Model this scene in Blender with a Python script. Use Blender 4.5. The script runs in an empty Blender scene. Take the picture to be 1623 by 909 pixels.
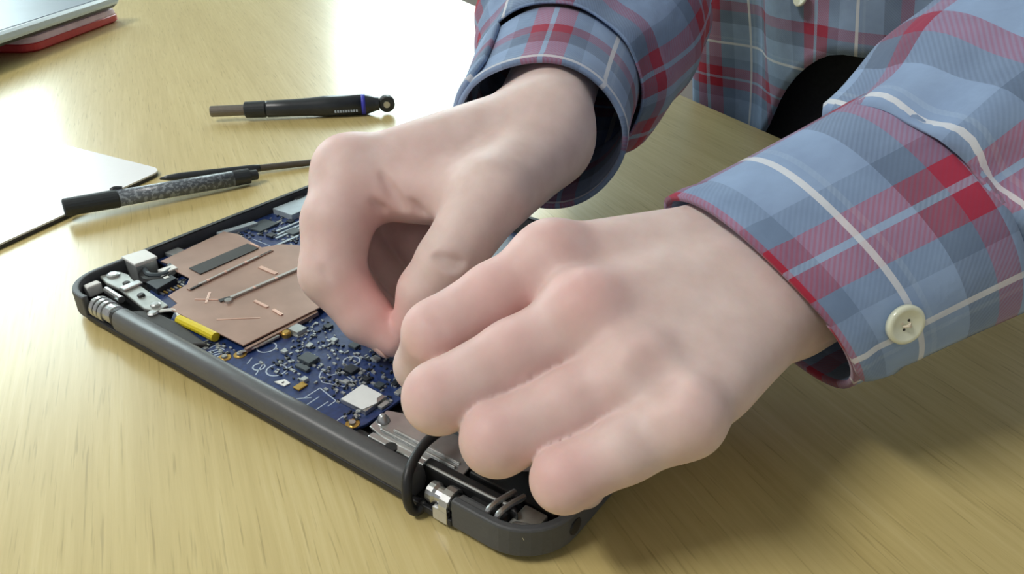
import bpy, math, random
import numpy as np
from mathutils import Vector, Matrix

# ------------------------------------------------------------------ camera, world, exposure
# Lengths below are in millimetres (MM converts to metres). Table top is z = 0,
# the open laptop lies at the origin with its hinge edge along -y.
MM = 0.001
scene = bpy.context.scene
scene.view_settings.view_transform = 'Standard'
scene.view_settings.look = 'None'
scene.view_settings.gamma = 1.0
scene.view_settings.use_curve_mapping = False
scene.view_settings.exposure = 0.27

col = scene.collection
cam_data = bpy.data.cameras.new('camera')
cam = bpy.data.objects.new('camera', cam_data)
col.objects.link(cam)
cam.location = (221.9*MM, -230.1*MM, 188*MM)
cam.rotation_euler = (math.radians(90-28.9), 0, math.radians(35.9))
cam_data.sensor_width = 36.0
cam_data.lens = 36.0*1250/1623
cam_data.clip_start = 0.01
cam_data.clip_end = 60
scene.camera = cam

world = bpy.data.worlds.new('world')
scene.world = world
world.use_nodes = True
world.node_tree.nodes['Background'].inputs[0].default_value = (0.93, 0.96, 1.0, 1)
world.node_tree.nodes['Background'].inputs[1].default_value = 0.33

LAMP_STRENGTH = 34.0
WINDOW_STRENGTH = 9.0

# ------------------------------------------------------------------ helpers
def srgb(r, g, b):
    def f(c):
        c /= 255.0
        return c/12.92 if c <= 0.04045 else ((c+0.055)/1.055)**2.4
    return (f(r), f(g), f(b), 1.0)

def V3(*a): return np.array(a, float)
def unit(v):
    v = np.asarray(v, float); return v/np.linalg.norm(v)

def new_mat(name):
    m = bpy.data.materials.new(name); m.use_nodes = True
    nt = m.node_tree
    return m, nt, nt.nodes['Principled BSDF'], nt.links

def mat(name, rgb, rough=0.5, metal=0.0, var=0.12, scale=300.0, bump=0.0, coat=0.0, spec=0.5):
    """plain procedural material: base colour gently varied by noise, optional fine relief"""
    m, nt, b, L = new_mat(name)
    c = srgb(*rgb)
    tc = nt.nodes.new('ShaderNodeTexCoord')
    n = nt.nodes.new('ShaderNodeTexNoise'); n.inputs['Scale'].default_value = scale; n.inputs['Detail'].default_value = 3
    L.new(tc.outputs['Object'], n.inputs['Vector'])
    r = nt.nodes.new('ShaderNodeValToRGB')
    r.color_ramp.elements[0].position = 0.3; r.color_ramp.elements[1].position = 0.7
    r.color_ramp.elements[0].color = tuple(x*(1-var) for x in c[:3])+(1,)
    r.color_ramp.elements[1].color = tuple(min(1, x*(1+var)) for x in c[:3])+(1,)
    L.new(n.outputs['Fac'], r.inputs['Fac']); L.new(r.outputs['Color'], b.inputs['Base Color'])
    b.inputs['Roughness'].default_value = rough; b.inputs['Metallic'].default_value = metal
    b.inputs['Specular IOR Level'].default_value = spec
    b.inputs['Coat Weight'].default_value = coat
    if bump:
        bp = nt.nodes.new('ShaderNodeBump'); bp.inputs['Strength'].default_value = bump; bp.inputs['Distance'].default_value = 0.0005
        L.new(n.outputs['Fac'], bp.inputs['Height']); L.new(bp.outputs['Normal'], b.inputs['Normal'])
    return m

def emit(name, rgb, strength):
    m = bpy.data.materials.new(name); m.use_nodes = True
    nt = m.node_tree; nt.nodes.clear()
    e = nt.nodes.new('ShaderNodeEmission'); e.inputs[0].default_value = srgb(*rgb); e.inputs[1].default_value = strength
    o = nt.nodes.new('ShaderNodeOutputMaterial'); nt.links.new(e.outputs[0], o.inputs[0])
    return m

class MB:
    """collects shapes (mm) and links them as ONE mesh object"""
    def __init__(s): s.v = []; s.f = []; s.uv = None
    def add(s, verts, faces):
        o = len(s.v); s.v.extend([tuple(map(float, p)) for p in verts]); s.f.extend([tuple(i+o for i in f) for f in faces]); return s
    def box(s, x0, x1, y0, y1, z0, z1):
        return s.prism([(x0, y0), (x1, y0), (x1, y1), (x0, y1)], z0, z1)
    def obox(s, c, size, rz=0.0):
        cx, cy, cz = c; a, b, h = size[0]/2, size[1]/2, size[2]/2; ca, sa = math.cos(rz), math.sin(rz)
        return s.prism([(cx+x*ca-y*sa, cy+x*sa+y*ca) for x, y in ((-a, -b), (a, -b), (a, b), (-a, b))], cz-h, cz+h)
    def prism(s, poly, z0, z1):
        n = len(poly)
        A = sum(poly[i][0]*poly[(i+1) % n][1]-poly[(i+1) % n][0]*poly[i][1] for i in range(n))
        if A < 0: poly = poly[::-1]
        v = [(x, y, z0) for x, y in poly]+[(x, y, z1) for x, y in poly]
        f = [tuple(range(n-1, -1, -1)), tuple(range(n, 2*n))]+[(i, (i+1) % n, n+(i+1) % n, n+i) for i in range(n)]
        return s.add(v, f)
    def loft(s, rings, cap=True, closed=True):
        n = len(rings[0]); v = [p for r in rings for p in r]; f = []
        for k in range(len(rings)-1):
            for i in range(n if closed else n-1):
                j = (i+1) % n
                f.append((k*n+i, k*n+j, (k+1)*n+j, (k+1)*n+i))
        if cap:
            f.append(tuple(range(n-1, -1, -1))); m = (len(rings)-1)*n; f.append(tuple(range(m, m+n)))
        return s.add(v, f)
    def lathe(s, a, d, prof, n=20, cap=True):
        """profile of (distance along d, radius) from a"""
        a = np.asarray(a, float); d = unit(d)
        h = V3(0, 0, 1) if abs(d[2]) < .9 else V3(1, 0, 0)
        p = unit(np.cross(d, h)); q = np.cross(d, p)
        rings = [[a+d*t+r*(p*math.cos(2*math.pi*i/n)+q*math.sin(2*math.pi*i/n)) for i in range(n)] for t, r in prof]
        return s.loft(rings, cap)
    def tube(s, pts, r, n=8, smooth=6):
        P = catmull(pts, smooth) if smooth else [np.asarray(p, float) for p in pts]
        up = V3(0.13, 0.21, 0.97); rings = []
        for i, p in enumerate(P):
            t = unit(P[min(i+1, len(P)-1)]-P[max(i-1, 0)])
            a = unit(np.cross(t, up)); b = np.cross(t, a)
            rr = r(i/(len(P)-1)) if callable(r) else r
            rings.append([p+rr*(a*math.cos(2*math.pi*k/n)+b*math.sin(2*math.pi*k/n)) for k in range(n)])
        return s.loft(rings)
    def build(s, name, m, parent=None, origin=(0, 0, 0), smooth=False, bevel=0.0, seg=2):
        me = bpy.data.meshes.new(name)
        o = np.asarray(origin, float)
        vv = (np.asarray(s.v, float)-o)*MM
        me.from_pydata(vv.tolist(), [], s.f); me.update()
        ob = bpy.data.objects.new(name, me); col.objects.link(ob)
        if parent is None: ob.location = tuple(o*MM)
        else: ob.parent = parent
        if m: me.materials.append(m)
        if smooth: me.polygons.foreach_set('use_smooth', [True]*len(me.polygons))
        if bevel:
            bv = ob.modifiers.new('bevel', 'BEVEL'); bv.width = bevel*MM; bv.segments = seg; bv.limit_method = 'ANGLE'; bv.angle_limit = math.radians(40)
        return ob

def catmull(pts, n=6):
    P = [np.asarray(p, float) for p in pts]; P = [2*P[0]-P[1]]+P+[2*P[-1]-P[-2]]; out = []
    for i in range(1, len(P)-2):
        for k in range(n):
            t = k/n; p0, p1, p2, p3 = P[i-1:i+3]
            out.append(0.5*((2*p1)+(-p0+p2)*t+(2*p0-5*p1+4*p2-p3)*t*t+(-p0+3*p1-3*p2+p3)*t**3))
    out.append(P[-2]); return out

def root(name, label, cat, loc=(0, 0, 0), group=None):
    e = bpy.data.objects.new(name, None); col.objects.link(e); e.location = tuple(np.asarray(loc, float)*MM)
    e.empty_display_size = 0.02
    return tag(e, label, cat, group)
def tag(o, label=None, cat=None, group=None, kind=None):
    if label: o['label'] = label
    if cat: o['category'] = cat
    if group: o['group'] = group
    if kind: o['kind'] = kind
    return o

def rrect(x0, x1, y0, y1, R, n=7):
    pts = []
    for cx, cy, a0 in ((x1-R, y1-R, 0), (x0+R, y1-R, 90), (x0+R, y0+R, 180), (x1-R, y0+R, 270)):
        for k in range(n+1):
            a = math.radians(a0+90*k/n); pts.append((cx+R*math.cos(a), cy+R*math.sin(a)))
    return pts

# ------------------------------------------------------------------ materials
def wood_material():
    m, nt, b, L = new_mat('oak_veneer')
    N = nt.nodes.new
    tc = N('ShaderNodeTexCoord')
    mp = N('ShaderNodeMapping'); mp.inputs['Rotation'].default_value = (0, 0, math.radians(-149.5))
    L.new(tc.outputs['Object'], mp.inputs['Vector'])
    def stretched(sx, sy, detail, rough=0.6, dist=0.0):
        mm = N('ShaderNodeMapping'); mm.inputs['Scale'].default_value = (sx, sy, 1)
        L.new(mp.outputs['Vector'], mm.inputs['Vector'])
        n = N('ShaderNodeTexNoise'); n.inputs['Scale'].default_value = 1; n.inputs['Detail'].default_value = detail
        n.inputs['Roughness'].default_value = rough; n.inputs['Distortion'].default_value = dist
        L.new(mm.outputs['Vector'], n.inputs['Vector']); return n
    broad = stretched(1.6, 26, 4, .6, .6)
    fine = stretched(14, 420, 4, .65)
    pores = stretched(38, 900, 2, .5)
    r1 = N('ShaderNodeValToRGB')
    e = r1.color_ramp.elements
    e[0].position = .28; e[0].color = srgb(188, 168, 108)
    e[1].position = .75; e[1].color = srgb(220, 204, 148)
    x = r1.color_ramp.elements.new(.52); x.color = srgb(205, 186, 126)
    mix = N('ShaderNodeMath'); mix.operation = 'MULTIPLY_ADD'; mix.inputs[1].default_value = .5
    hf = N('ShaderNodeMath'); hf.operation = 'MULTIPLY'; hf.inputs[1].default_value = .5
    L.new(fine.outputs['Fac'], hf.inputs[0]); L.new(broad.outputs['Fac'], mix.inputs[0]); L.new(hf.outputs[0], mix.inputs[2])
    L.new(mix.outputs[0], r1.inputs['Fac'])
    r2 = N('ShaderNodeValToRGB'); r2.color_ramp.elements[0].position = .27; r2.color_ramp.elements[1].position = .40
    r2.color_ramp.elements[0].color = (.60, .56, .48, 1); r2.color_ramp.elements[1].color = (1, 1, 1, 1)
    L.new(pores.outputs['Fac'], r2.inputs['Fac'])
    mul = N('ShaderNodeMix'); mul.data_type = 'RGBA'; mul.blend_type = 'MULTIPLY'; mul.inputs[0].default_value = .6
    L.new(r1.outputs['Color'], mul.inputs[6]); L.new(r2.outputs['Color'], mul.inputs[7])
    L.new(mul.outputs[2], b.inputs['Base Color'])
    b.inputs['Roughness'].default_value = .42
    b.inputs['Coat Weight'].default_value = .55; b.inputs['Coat Roughness'].default_value = .24
    bp = N('ShaderNodeBump'); bp.inputs['Strength'].default_value = .08; bp.inputs['Distance'].default_value = .0004
    L.new(fine.outputs['Fac'], bp.inputs['Height']); L.new(bp.outputs['Normal'], b.inputs['Normal'])
    return m

def skin_material():
    m, nt, b, L = new_mat('skin')
    N = nt.nodes.new
    at = N('ShaderNodeAttribute'); at.attribute_name = 'flush'
    tc = N('ShaderNodeTexCoord')
    n1 = N('ShaderNodeTexNoise'); n1.inputs['Scale'].default_value = 95; n1.inputs['Detail'].default_value = 4
    L.new(tc.outputs['Object'], n1.inputs['Vector'])
    base = N('ShaderNodeValToRGB')
    base.color_ramp.elements[0].position = .3; base.color_ramp.elements[0].color = srgb(216, 193, 187)
    base.color_ramp.elements[1].position = .7; base.color_ramp.elements[1].color = srgb(228, 207, 202)
    L.new(n1.outputs['Fac'], base.inputs['Fac'])
    mx = N('ShaderNodeMix'); mx.data_type = 'RGBA'
    L.new(at.outputs['Fac'], mx.inputs[0]); L.new(base.outputs['Color'], mx.inputs[6])
    mx.inputs[7].default_value = srgb(224, 148, 146)
    L.new(mx.outputs[2], b.inputs['Base Color'])
    b.inputs['Roughness'].default_value = .52
    b.inputs['Specular IOR Level'].default_value = .35
    b.inputs['Subsurface Weight'].default_value = .35
    b.inputs['Subsurface Radius'].default_value = (1.0, .38, .22)
    b.inputs['Subsurface Scale'].default_value = .004
    n2 = N('ShaderNodeTexVoronoi'); n2.inputs['Scale'].default_value = 900
    L.new(tc.outputs['Object'], n2.inputs['Vector'])
    bp = N('ShaderNodeBump'); bp.inputs['Strength'].default_value = .06; bp.inputs['Distance'].default_value = .0003
    L.new(n2.outputs['Distance'], bp.inputs['Height']); L.new(bp.outputs['Normal'], b.inputs['Normal'])
    return m

def plaid_material(name='plaid_flannel', du=0.0, dv=0.0):
    """woven plaid: warp and weft colour sequences over the cloth's own UV (1 unit = 1 mm)"""
    m, nt, b, L = new_mat(name)
    N = nt.nodes.new
    uv = N('ShaderNodeUVMap'); uv.uv_map = 'cloth'
    sep = N('ShaderNodeSeparateXYZ'); L.new(uv.outputs['UV'], sep.inputs[0])
    BL, GB, DB = (146, 170, 204), (118, 140, 170), (102, 118, 142)
    RD, RD2, WH, PB = (176, 50, 72), (156, 62, 88), (232, 234, 236), (162, 184, 212)
    seq = [(0.0, BL), (.13, GB), (.21, RD), (.275, PB), (.295, RD), (.37, GB), (.44, BL), (.585, PB), (.60, BL), (.70, DB), (.79, RD2), (.86, BL)]
    def ramp(axis, off, period):
        a = N('ShaderNodeMath'); a.operation = 'ADD'; a.inputs[1].default_value = off; L.new(sep.outputs[axis], a.inputs[0])
        d = N('ShaderNodeMath'); d.operation = 'DIVIDE'; d.inputs[1].default_value = period; L.new(a.outputs[0], d.inputs[0])
        fr = N('ShaderNodeMath'); fr.operation = 'FRACT'; L.new(d.outputs[0], fr.inputs[0])
        r = N('ShaderNodeValToRGB'); r.color_ramp.interpolation = 'CONSTANT'
        r.color_ramp.elements[0].color = srgb(*seq[0][1]); r.color_ramp.elements[0].position = 0
        r.color_ramp.elements[1].position = seq[1][0]; r.color_ramp.elements[1].color = srgb(*seq[1][1])
        for p, c in seq[2:]:
            e = r.color_ramp.elements.new(p); e.color = srgb(*c)
        L.new(fr.outputs[0], r.inputs['Fac'])
        # one thin white yarn line in each repeat
        s = N('ShaderNodeMath'); s.operation = 'SUBTRACT'; s.inputs[1].default_value = .555; L.new(fr.outputs[0], s.inputs[0])
        ab = N('ShaderNodeMath'); ab.operation = 'ABSOLUTE'; L.new(s.outputs[0], ab.inputs[0])
        lt = N('ShaderNodeMath'); lt.operation = 'LESS_THAN'; lt.inputs[1].default_value = 1.0/period; L.new(ab.outputs[0], lt.inputs[0])
        return r, lt
    ru, lu = ramp('X', du, 104.0); rv, lv = ramp('Y', dv, 112.0)
    # diagonal twill of the two yarn systems
    sm = N('ShaderNodeMath'); sm.operation = 'ADD'; L.new(sep.outputs['X'], sm.inputs[0]); L.new(sep.outputs['Y'], sm.inputs[1])
    sc = N('ShaderNodeMath'); sc.operation = 'MULTIPLY'; sc.inputs[1].default_value = 3.6; L.new(sm.outputs[0], sc.inputs[0])
    sn = N('ShaderNodeMath'); sn.operation = 'SINE'; L.new(sc.outputs[0], sn.inputs[0])
    tw = N('ShaderNodeMath'); tw.operation = 'MULTIPLY_ADD'; tw.inputs[1].default_value = .10; tw.inputs[2].default_value = .5; L.new(sn.outputs[0], tw.inputs[0])
    mx = N('ShaderNodeMix'); mx.data_type = 'RGBA'; L.new(tw.outputs[0], mx.inputs[0])
    L.new(ru.outputs['Color'], mx.inputs[6]); L.new(rv.outputs['Color'], mx.inputs[7])
    ad = N('ShaderNodeMath'); ad.operation = 'MAXIMUM'; L.new(lu.outputs[0], ad.inputs[0]); L.new(lv.outputs[0], ad.inputs[1])
    am = N('ShaderNodeMath'); am.operation = 'MULTIPLY'; am.inputs[1].default_value = .72; L.new(ad.outputs[0], am.inputs[0])
    wm = N('ShaderNodeMix'); wm.data_type = 'RGBA'; L.new(am.outputs[0], wm.inputs[0]); L.new(mx.outputs[2], wm.inputs[6]); wm.inputs[7].default_value = srgb(*WH)
    # worn, slightly uneven dye
    tc = N('ShaderNodeTexCoord'); nz = N('ShaderNodeTexNoise'); nz.inputs['Scale'].default_value = 60; nz.inputs['Detail'].default_value = 5
    L.new(tc.outputs['Object'], nz.inputs['Vector'])
    nr = N('ShaderNodeValToRGB'); nr.color_ramp.elements[0].color = (.82, .82, .84, 1); nr.color_ramp.elements[1].color = (1.0, 1.0, 1.0, 1)
    nr.color_ramp.elements[0].position = .3; nr.color_ramp.elements[1].position = .7
    L.new(nz.outputs['Fac'], nr.inputs['Fac'])
    mu = N('ShaderNodeMix'); mu.data_type = 'RGBA'; mu.blend_type = 'MULTIPLY'; mu.inputs[0].default_value = 1
    L.new(wm.outputs[2], mu.inputs[6]); L.new(nr.outputs['Color'], mu.inputs[7])
    L.new(mu.outputs[2], b.inputs['Base Color'])
    b.inputs['Roughness'].default_value = .9; b.inputs['Specular IOR Level'].default_value = .15
    b.inputs['Sheen Weight'].default_value = .15
    nb = N('ShaderNodeTexNoise'); nb.inputs['Scale'].default_value = 130; nb.inputs['Detail'].default_value = 3
    L.new(tc.outputs['Object'], nb.inputs['Vector'])
    bp = N('ShaderNodeBump'); bp.inputs['Strength'].default_value = .35; bp.inputs['Distance'].default_value = .0015
    L.new(nb.outputs['Fac'], bp.inputs['Height']); L.new(bp.outputs['Normal'], b.inputs['Normal'])
    return m

def print_material(name, base, ink, sx, sy, thr=.5):
    """fine illegible print: rows of small marks along the object's UV"""
    m, nt, b, L = new_mat(name)
    N = nt.nodes.new
    uv = N('ShaderNodeUVMap'); uv.uv_map = 'cloth'
    mp = N('ShaderNodeMapping'); mp.inputs['Scale'].default_value = (sx, sy, 1); L.new(uv.outputs['UV'], mp.inputs['Vector'])
    v = N('ShaderNodeTexNoise'); v.inputs['Scale'].default_value = 1; v.inputs['Detail'].default_value = 2; L.new(mp.outputs['Vector'], v.inputs['Vector'])
    r = N('ShaderNodeValToRGB'); r.color_ramp.elements[0].position = thr; r.color_ramp.elements[1].position = thr+.06
    r.color_ramp.elements[0].color = srgb(*base); r.color_ramp.elements[1].color = srgb(*ink)
    L.new(v.outputs['Fac'], r.inputs['Fac']); L.new(r.outputs['Color'], b.inputs['Base Color'])
    b.inputs['Roughness'].default_value = .35
    return m

M = dict(
    wood=wood_material(), skin=skin_material(), plaid=plaid_material(), plaid_cuff=plaid_material('plaid_flannel_cuff', 30, 40), plaid_body=plaid_material('plaid_flannel_body', 20, 15),
    case=mat('charcoal_plastic', (74, 77, 80), .48, var=.06, scale=900, bump=.1),
    case_in=mat('black_plastic', (26, 27, 29), .5, var=.15, scale=500),
    rubber=mat('black_rubber', (30, 31, 33), .45, var=.1),
    bar=mat('grey_hinge_cover', (88, 90, 92), .42, var=.05, scale=700),
    pcb=mat('blue_solder_mask', (36, 57, 106), .34, var=.28, scale=420, bump=.15, coat=.3),
    silk=mat('white_silkscreen', (176, 190, 206), .6, var=.1),
    copper=mat('copper_sheet', (172, 142, 128), .40, metal=.5, var=.10, scale=60, bump=.12),
    copper_hi=mat('bare_copper_edge', (242, 206, 190), .3, metal=.55, var=.05),
    steel=mat('stamped_steel', (196, 198, 198), .28, metal=.9, var=.08, scale=200),
    zinc=mat('dull_zinc', (168, 170, 166), .42, metal=.7, var=.12, scale=250),
    silver_foil=mat('grey_foil', (178, 192, 200), .4, metal=.4, var=.06),
    gold=mat('gold_contact', (196, 160, 84), .35, metal=.8, var=.15),
    chip=mat('chip_epoxy', (66, 76, 82), .4, var=.1),
    chip_dark=mat('dark_chip_epoxy', (36, 42, 50), .4, var=.1),
    chip_can=mat('metal_can', (186, 192, 192), .32, metal=.6, var=.08),
    white_pl=mat('white_nylon', (232, 234, 230), .4, var=.03),
    label=mat('white_label', (226, 230, 230), .55, var=.03),
    yellow=mat('yellow_sleeve', (226, 206, 44), .4, var=.06),
    tape=mat('black_gap_pad', (48, 46, 45), .6, var=.08),
    slot=mat('slot_strip_steel', (186, 184, 180), .4, metal=.5, var=.1),  # silver-grey metal of the raised spring strips on the copper plate
    battery=mat('battery_grey', (118, 126, 130), .5, var=.05, scale=80),
    panel_white=mat('gloss_white_panel', (240, 242, 244), .3, var=.01),
    panel_edge=mat('panel_dark_edge', (52, 54, 56), .5, var=.05),
    lid=mat('blue_grey_lid', (136, 152, 166), .42, var=.04, scale=20),
    lid_edge=mat('light_lid_edge', (190, 204, 212), .35, var=.04),
    red=mat('red_plastic', (196, 52, 56), .35, var=.05),
    pinkwhite=mat('pink_white_print', (232, 206, 218), .5, var=.12, scale=60),
    tool=mat('tool_black', (44, 49, 54), .34, var=.08),
    tool_grip=mat('tool_grip', (38, 44, 48), .5, var=.08, scale=700, bump=.2),
    shaft=mat('tool_shaft', (118, 112, 104), .4, metal=.35, var=.06),
    blue=mat('blue_ring', (60, 64, 190), .4, var=.05),
    rod=mat('dark_bronze_rod', (82, 76, 68), .45, var=.08),
    silverprint=print_material('printed_label', (92, 100, 108), (140, 150, 158), .45, 1.5, .50),
    button=mat('shirt_button', (222, 226, 204), .25, var=.04, coat=.4),
    thread=mat('button_thread', (216, 206, 186), .9, var=.1),
    denim=mat('dark_trousers', (34, 37, 44), .9, var=.2, scale=300),
    nail=mat('fingernail', (228, 190, 178), .3, var=.03, coat=.3),
    wall=mat('wall_paint', (214, 210, 202), .9, var=.02, scale=10),
    floor=mat('floor_vinyl', (92, 88, 84), .6, var=.08, scale=30),
    frame=mat('window_frame_white', (226, 226, 224), .5, var=.02),
    metal_leg=mat('table_leg_metal', (60, 60, 62), .4, metal=.5),
)
M['daylight'] = emit('window_daylight', (222, 243, 244), WINDOW_STRENGTH)
M['lamp'] = emit('lamp_diffuser', (255, 252, 246), LAMP_STRENGTH)

# ------------------------------------------------------------------ setting: room
GR = math.radians(59.5)                                  # grain / table edge heading, from +y towards -x
ge = V3(-math.sin(GR), math.cos(GR), 0)                  # along the table edge
gn = V3(math.cos(GR), math.sin(GR), 0)                   # across, towards the seated side
def W2(a, b, z=0): return ge*a+gn*b+V3(0, 0, z)
def obj_box(mb, a0, a1, b0, b1, z0, z1):
    P = [W2(a, b) for a, b in ((a0, b0), (a1, b0), (a1, b1), (a0, b1))]
    return mb.prism([(p[0], p[1]) for p in P], z0, z1)

tag(obj_box(MB(), -2500, 2300, -2600, 2600, -760, -740).build('floor', M['floor']), kind='structure')
tag(obj_box(MB(), -2500, 2300, -2600, 2600, 1750, 1770).build('ceiling', M['wall']), kind='structure')
# window wall at the far end of the table
WA = 2200
wins = [(-1200, -360), (380, 1180)]
zb, zt = 275, 1380
wl = MB()
obj_box(wl, WA, WA+100, -2600, 2600, -740, zb); obj_box(wl, WA, WA+100, -2600, 2600, zt, 1750)
for b0, b1 in ((-2600, wins[0][0]), (wins[0][1], wins[1][0]), (wins[1][1], 2600)): obj_box(wl, WA, WA+100, b0, b1, zb, zt)
tag(wl.build('wall_left', M['wall']), kind='structure')
for i, (b0, b1) in enumerate(wins):
    f = MB()
    for q in ((b0, b0+45, zb, zt), (b1-45, b1, zb, zt), (b0+45, b1-45, zb, zb+45), (b0+45, b1-45, zt-45, zt), ((b0+b1)/2-20, (b0+b1)/2+20, zb+45, zt-45)):
        obj_box(f, WA+20, WA+80, q[0], q[1], q[2], q[3])
    w = tag(f.build('window_%d' % (i+1), M['frame'], origin=W2(WA+50, (b0+b1)/2, zb)), kind='structure')
    for c0, c1 in ((b0+45, (b0+b1)/2-20), ((b0+b1)/2+20, b1-45)):
        obj_box(MB(), WA+46, WA+52, c0, c1, zb+45, zt-45).build('pane', M['daylight'], w, origin=W2(WA+50, (b0+b1)/2, zb))
# ceiling luminaires
for i, (a, b) in enumerate(((30, -1230),)):
    lab = ['long fluorescent ceiling lamp above the near side of the table'][i]
    r = root('ceiling_lamp', lab, 'lamp', W2(a, b, 1750))
    o = W2(a, b, 1750)
    fr = MB()
    for q in ((-420, 420, -170, -150), (-420, 420, 150, 170), (-420, -400, -150, 150), (400, 420, -150, 150)):
        obj_box(fr, a+q[0], a+q[1], b+q[2], b+q[3], 1690, 1750)
    fr.build('lamp_frame', M['frame'], r, o)
    obj_box(MB(), a-400, a+400, b-150, b+150, 1700, 1706).build('diffuser', M['lamp'], r, o)

# ------------------------------------------------------------------ table
eb = float(np.dot(V3(-9, 386, 0), gn))                    # table edge towards the person
tr = root('table', 'large light oak table covered with tools and laptop parts', 'table', (0, 0, -740))
top = MB(); obj_box(top, -700, 1500, -700, eb, -26, 0)
top.build('tabletop', M['wood'], tr, (0, 0, -740), bevel=1.5)
ap = MB(); obj_box(ap, -600, 1400, -600, -575, -110, -26); obj_box(ap, -600, 1400, eb-125, eb-100, -110, -26)
ap.build('apron', M['metal_leg'], tr, (0, 0, -740))
for a in (-590, 1380):
    for b in (-590, eb-120):
        l = MB(); obj_box(l, a-22, a+22, b-22, b+22, -740, -26); l.build('leg', M['metal_leg'], tr, (0, 0, -740))

# ------------------------------------------------------------------ white panel, pen, rod, screwdriver, second laptop, red case
cA = V3(-257, 36, 0); d1 = unit(V3(-179, -21, 0)); d2 = unit(V3(31, -118, 0))
def pan(u, v): p = cA+d1*u+d2*v; return (p[0], p[1])
R = 9; arc = [pan(R-R*math.sin(t), R-R*math.cos(t)) for t in np.linspace(math.pi/2, 0, 7)]
poly = arc+[pan(300, 0), pan(300, 210), pan(0, 210)]
pr = root('white_panel', 'white rounded-corner panel lying flat beneath the black pen', 'panel', (cA[0], cA[1], 0))
MB().prism(poly, 0.2, 2.2).build('backing', M['panel_edge'], pr, (cA[0], cA[1], 0))
MB().prism(poly, 2.2, 3.2).build('top_sheet', M['panel_white'], pr, (cA[0], cA[1], 0))

def add_uv_lathe(ob, a, d):
    me = ob.data; lay = me.uv_layers.new(name='cloth'); a = np.asarray(a); d = unit(d)
    h = V3(0, 0, 1); p = unit(np.cross(d, h)); q = np.cross(d, p)
    for poly in me.polygons:
        for li in poly.loop_indices:
            v = np.array(me.vertices[me.loops[li].vertex_index].co)/MM
            lay.data[li].uv = (float(v@d), float(6*math.atan2(v@q, v@p)))

pa, pb = V3(-233, -42, 8.6), V3(-193, 63, 5.6); pd = unit(pb-pa)
pen = root('pen', 'black pen with grey printed barrel resting on white panel edge', 'pen', (pa[0], pa[1], 0)); po = (pa[0], pa[1], 0)
MB().lathe(pa, pd, [(0, 4.2), (0.8, 5.2), (29, 5.5), (29.6, 5.1)], 20).build('cap', M['tool_grip'], pen, po, smooth=False)
ob = MB().lathe(pa, pd, [(29.6, 5.0), (97, 4.9)], 20).build('barrel', M['silverprint'], pen, po, smooth=True); add_uv_lathe(ob, pa, pd)
MB().lathe(pa, pd, [(97, 5.0), (107, 4.9), (107.3, 3.4), (112, 3.2), (112.5, 2.6)], 20).build('end_plug', M['tool'], pen, po)
sd = unit(np.cross(V3(0, 0, 1), pd))
MB().tube([pa+pd*27+sd*3+V3(0, 0, 4.2), pa+pd*29+sd*3.4+V3(0, 0, 5.0), pa+pd*33+sd*3+V3(0, 0, 4.4)], 1.6, 8, 3).build('clip', M['tool'], pen, po)

ra, rb = V3(-238, 22, 5.2), V3(-187, 106, 2.6); rd = unit(rb-ra)
rod = root('spudger', 'thin dark round stick lying behind the printed pen', 'tool', (rb[0], rb[1], 0)); ro = (rb[0], rb[1], 0)
L_ = np.linalg.norm(rb-ra)
MB().lathe(ra, rd, [(0, .6), (5, 1.9), (12, 2.6), (58, 2.7), (62, 2.3)], 14).build('grip', M['tool'], rod, ro, smooth=True)
MB().lathe(ra, rd, [(62, 2.2), (L_-.8, 2.2), (L_, 1.8)], 14).build('shaft', M['rod'], rod, ro, smooth=False)

sa, sb = V3(-330, 126, 8.2), V3(-227, 231, 8.2); sdv = unit(sb-sa)
drv = root('screwdriver', 'black precision screwdriver with blue ring lying behind the hands', 'screwdriver', (-280, 178, 0)); so = (-280, 178, 0)
MB().lathe(sa, sdv, [(0, 3.6), (.7, 4.3), (28, 4.3)], 18).build('shaft', M['shaft'], drv, so)
MB().lathe(sa, sdv, [(26, 5.0), (27, 6.4), (42, 6.6), (43, 5.6)], 6 if False else 20).build('collar', M['tool_grip'], drv, so)
MB().lathe(sa, sdv, [(42.5, 5.6), (44, 6.6), (62, 6.7), (78, 7.2), (88, 8.1), (118, 8.1)], 24).build('handle', M['tool'], drv, so, smooth=True)
MB().lathe(sa, sdv, [(117.8, 8.2), (121, 8.2)], 24).build('blue_ring', M['blue'], drv, so, smooth=True)
MB().lathe(sa, sdv, [(120.8, 8.1), (122, 7.9), (129, 5.6), (132, 5.2)], 24).build('taper', M['tool'], drv, so)
kn = sa+sdv*138
MB().lathe(kn-V3(0, 0, 0)-unit(np.cross(sdv, V3(0, 0, 1)))*3.6, np.cross(sdv, V3(0, 0, 1)), [(0, 5.6), (.8, 6.6), (6.4, 6.6), (7.2, 5.6)], 20).build('end_knob', M['tool_grip'], drv, so)
MB().lathe(kn-unit(np.cross(sdv, V3(0, 0, 1)))*-3.2, np.cross(sdv, V3(0, 0, 1)), [(0, 3.0), (1.0, 2.6)], 14).build('rivet', M['steel'], drv, so)
tp = MB()
pc = unit(np.cross(sdv, V3(0, 0, 1)))
for k in range(9):
    c = sa+sdv*(97+k*2.1)+pc*7.7+V3(0, 0, -2.6)
    q = [c+sdv*s_*.7+V3(0, 0, 1)*t_*1.0+pc*w_*.25 for w_ in (-1, 1) for s_, t_ in ((-1, -1), (1, -1), (1, 1), (-1, 1))]
    tp.add(q, [(0, 1, 2, 3), (7, 6, 5, 4), (0, 4, 5, 1), (1, 5, 6, 2), (2, 6, 7, 3), (3, 7, 4, 0)])
tag(tp.build('maker_print', M['silk'], drv, so), kind='stuff')

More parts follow.
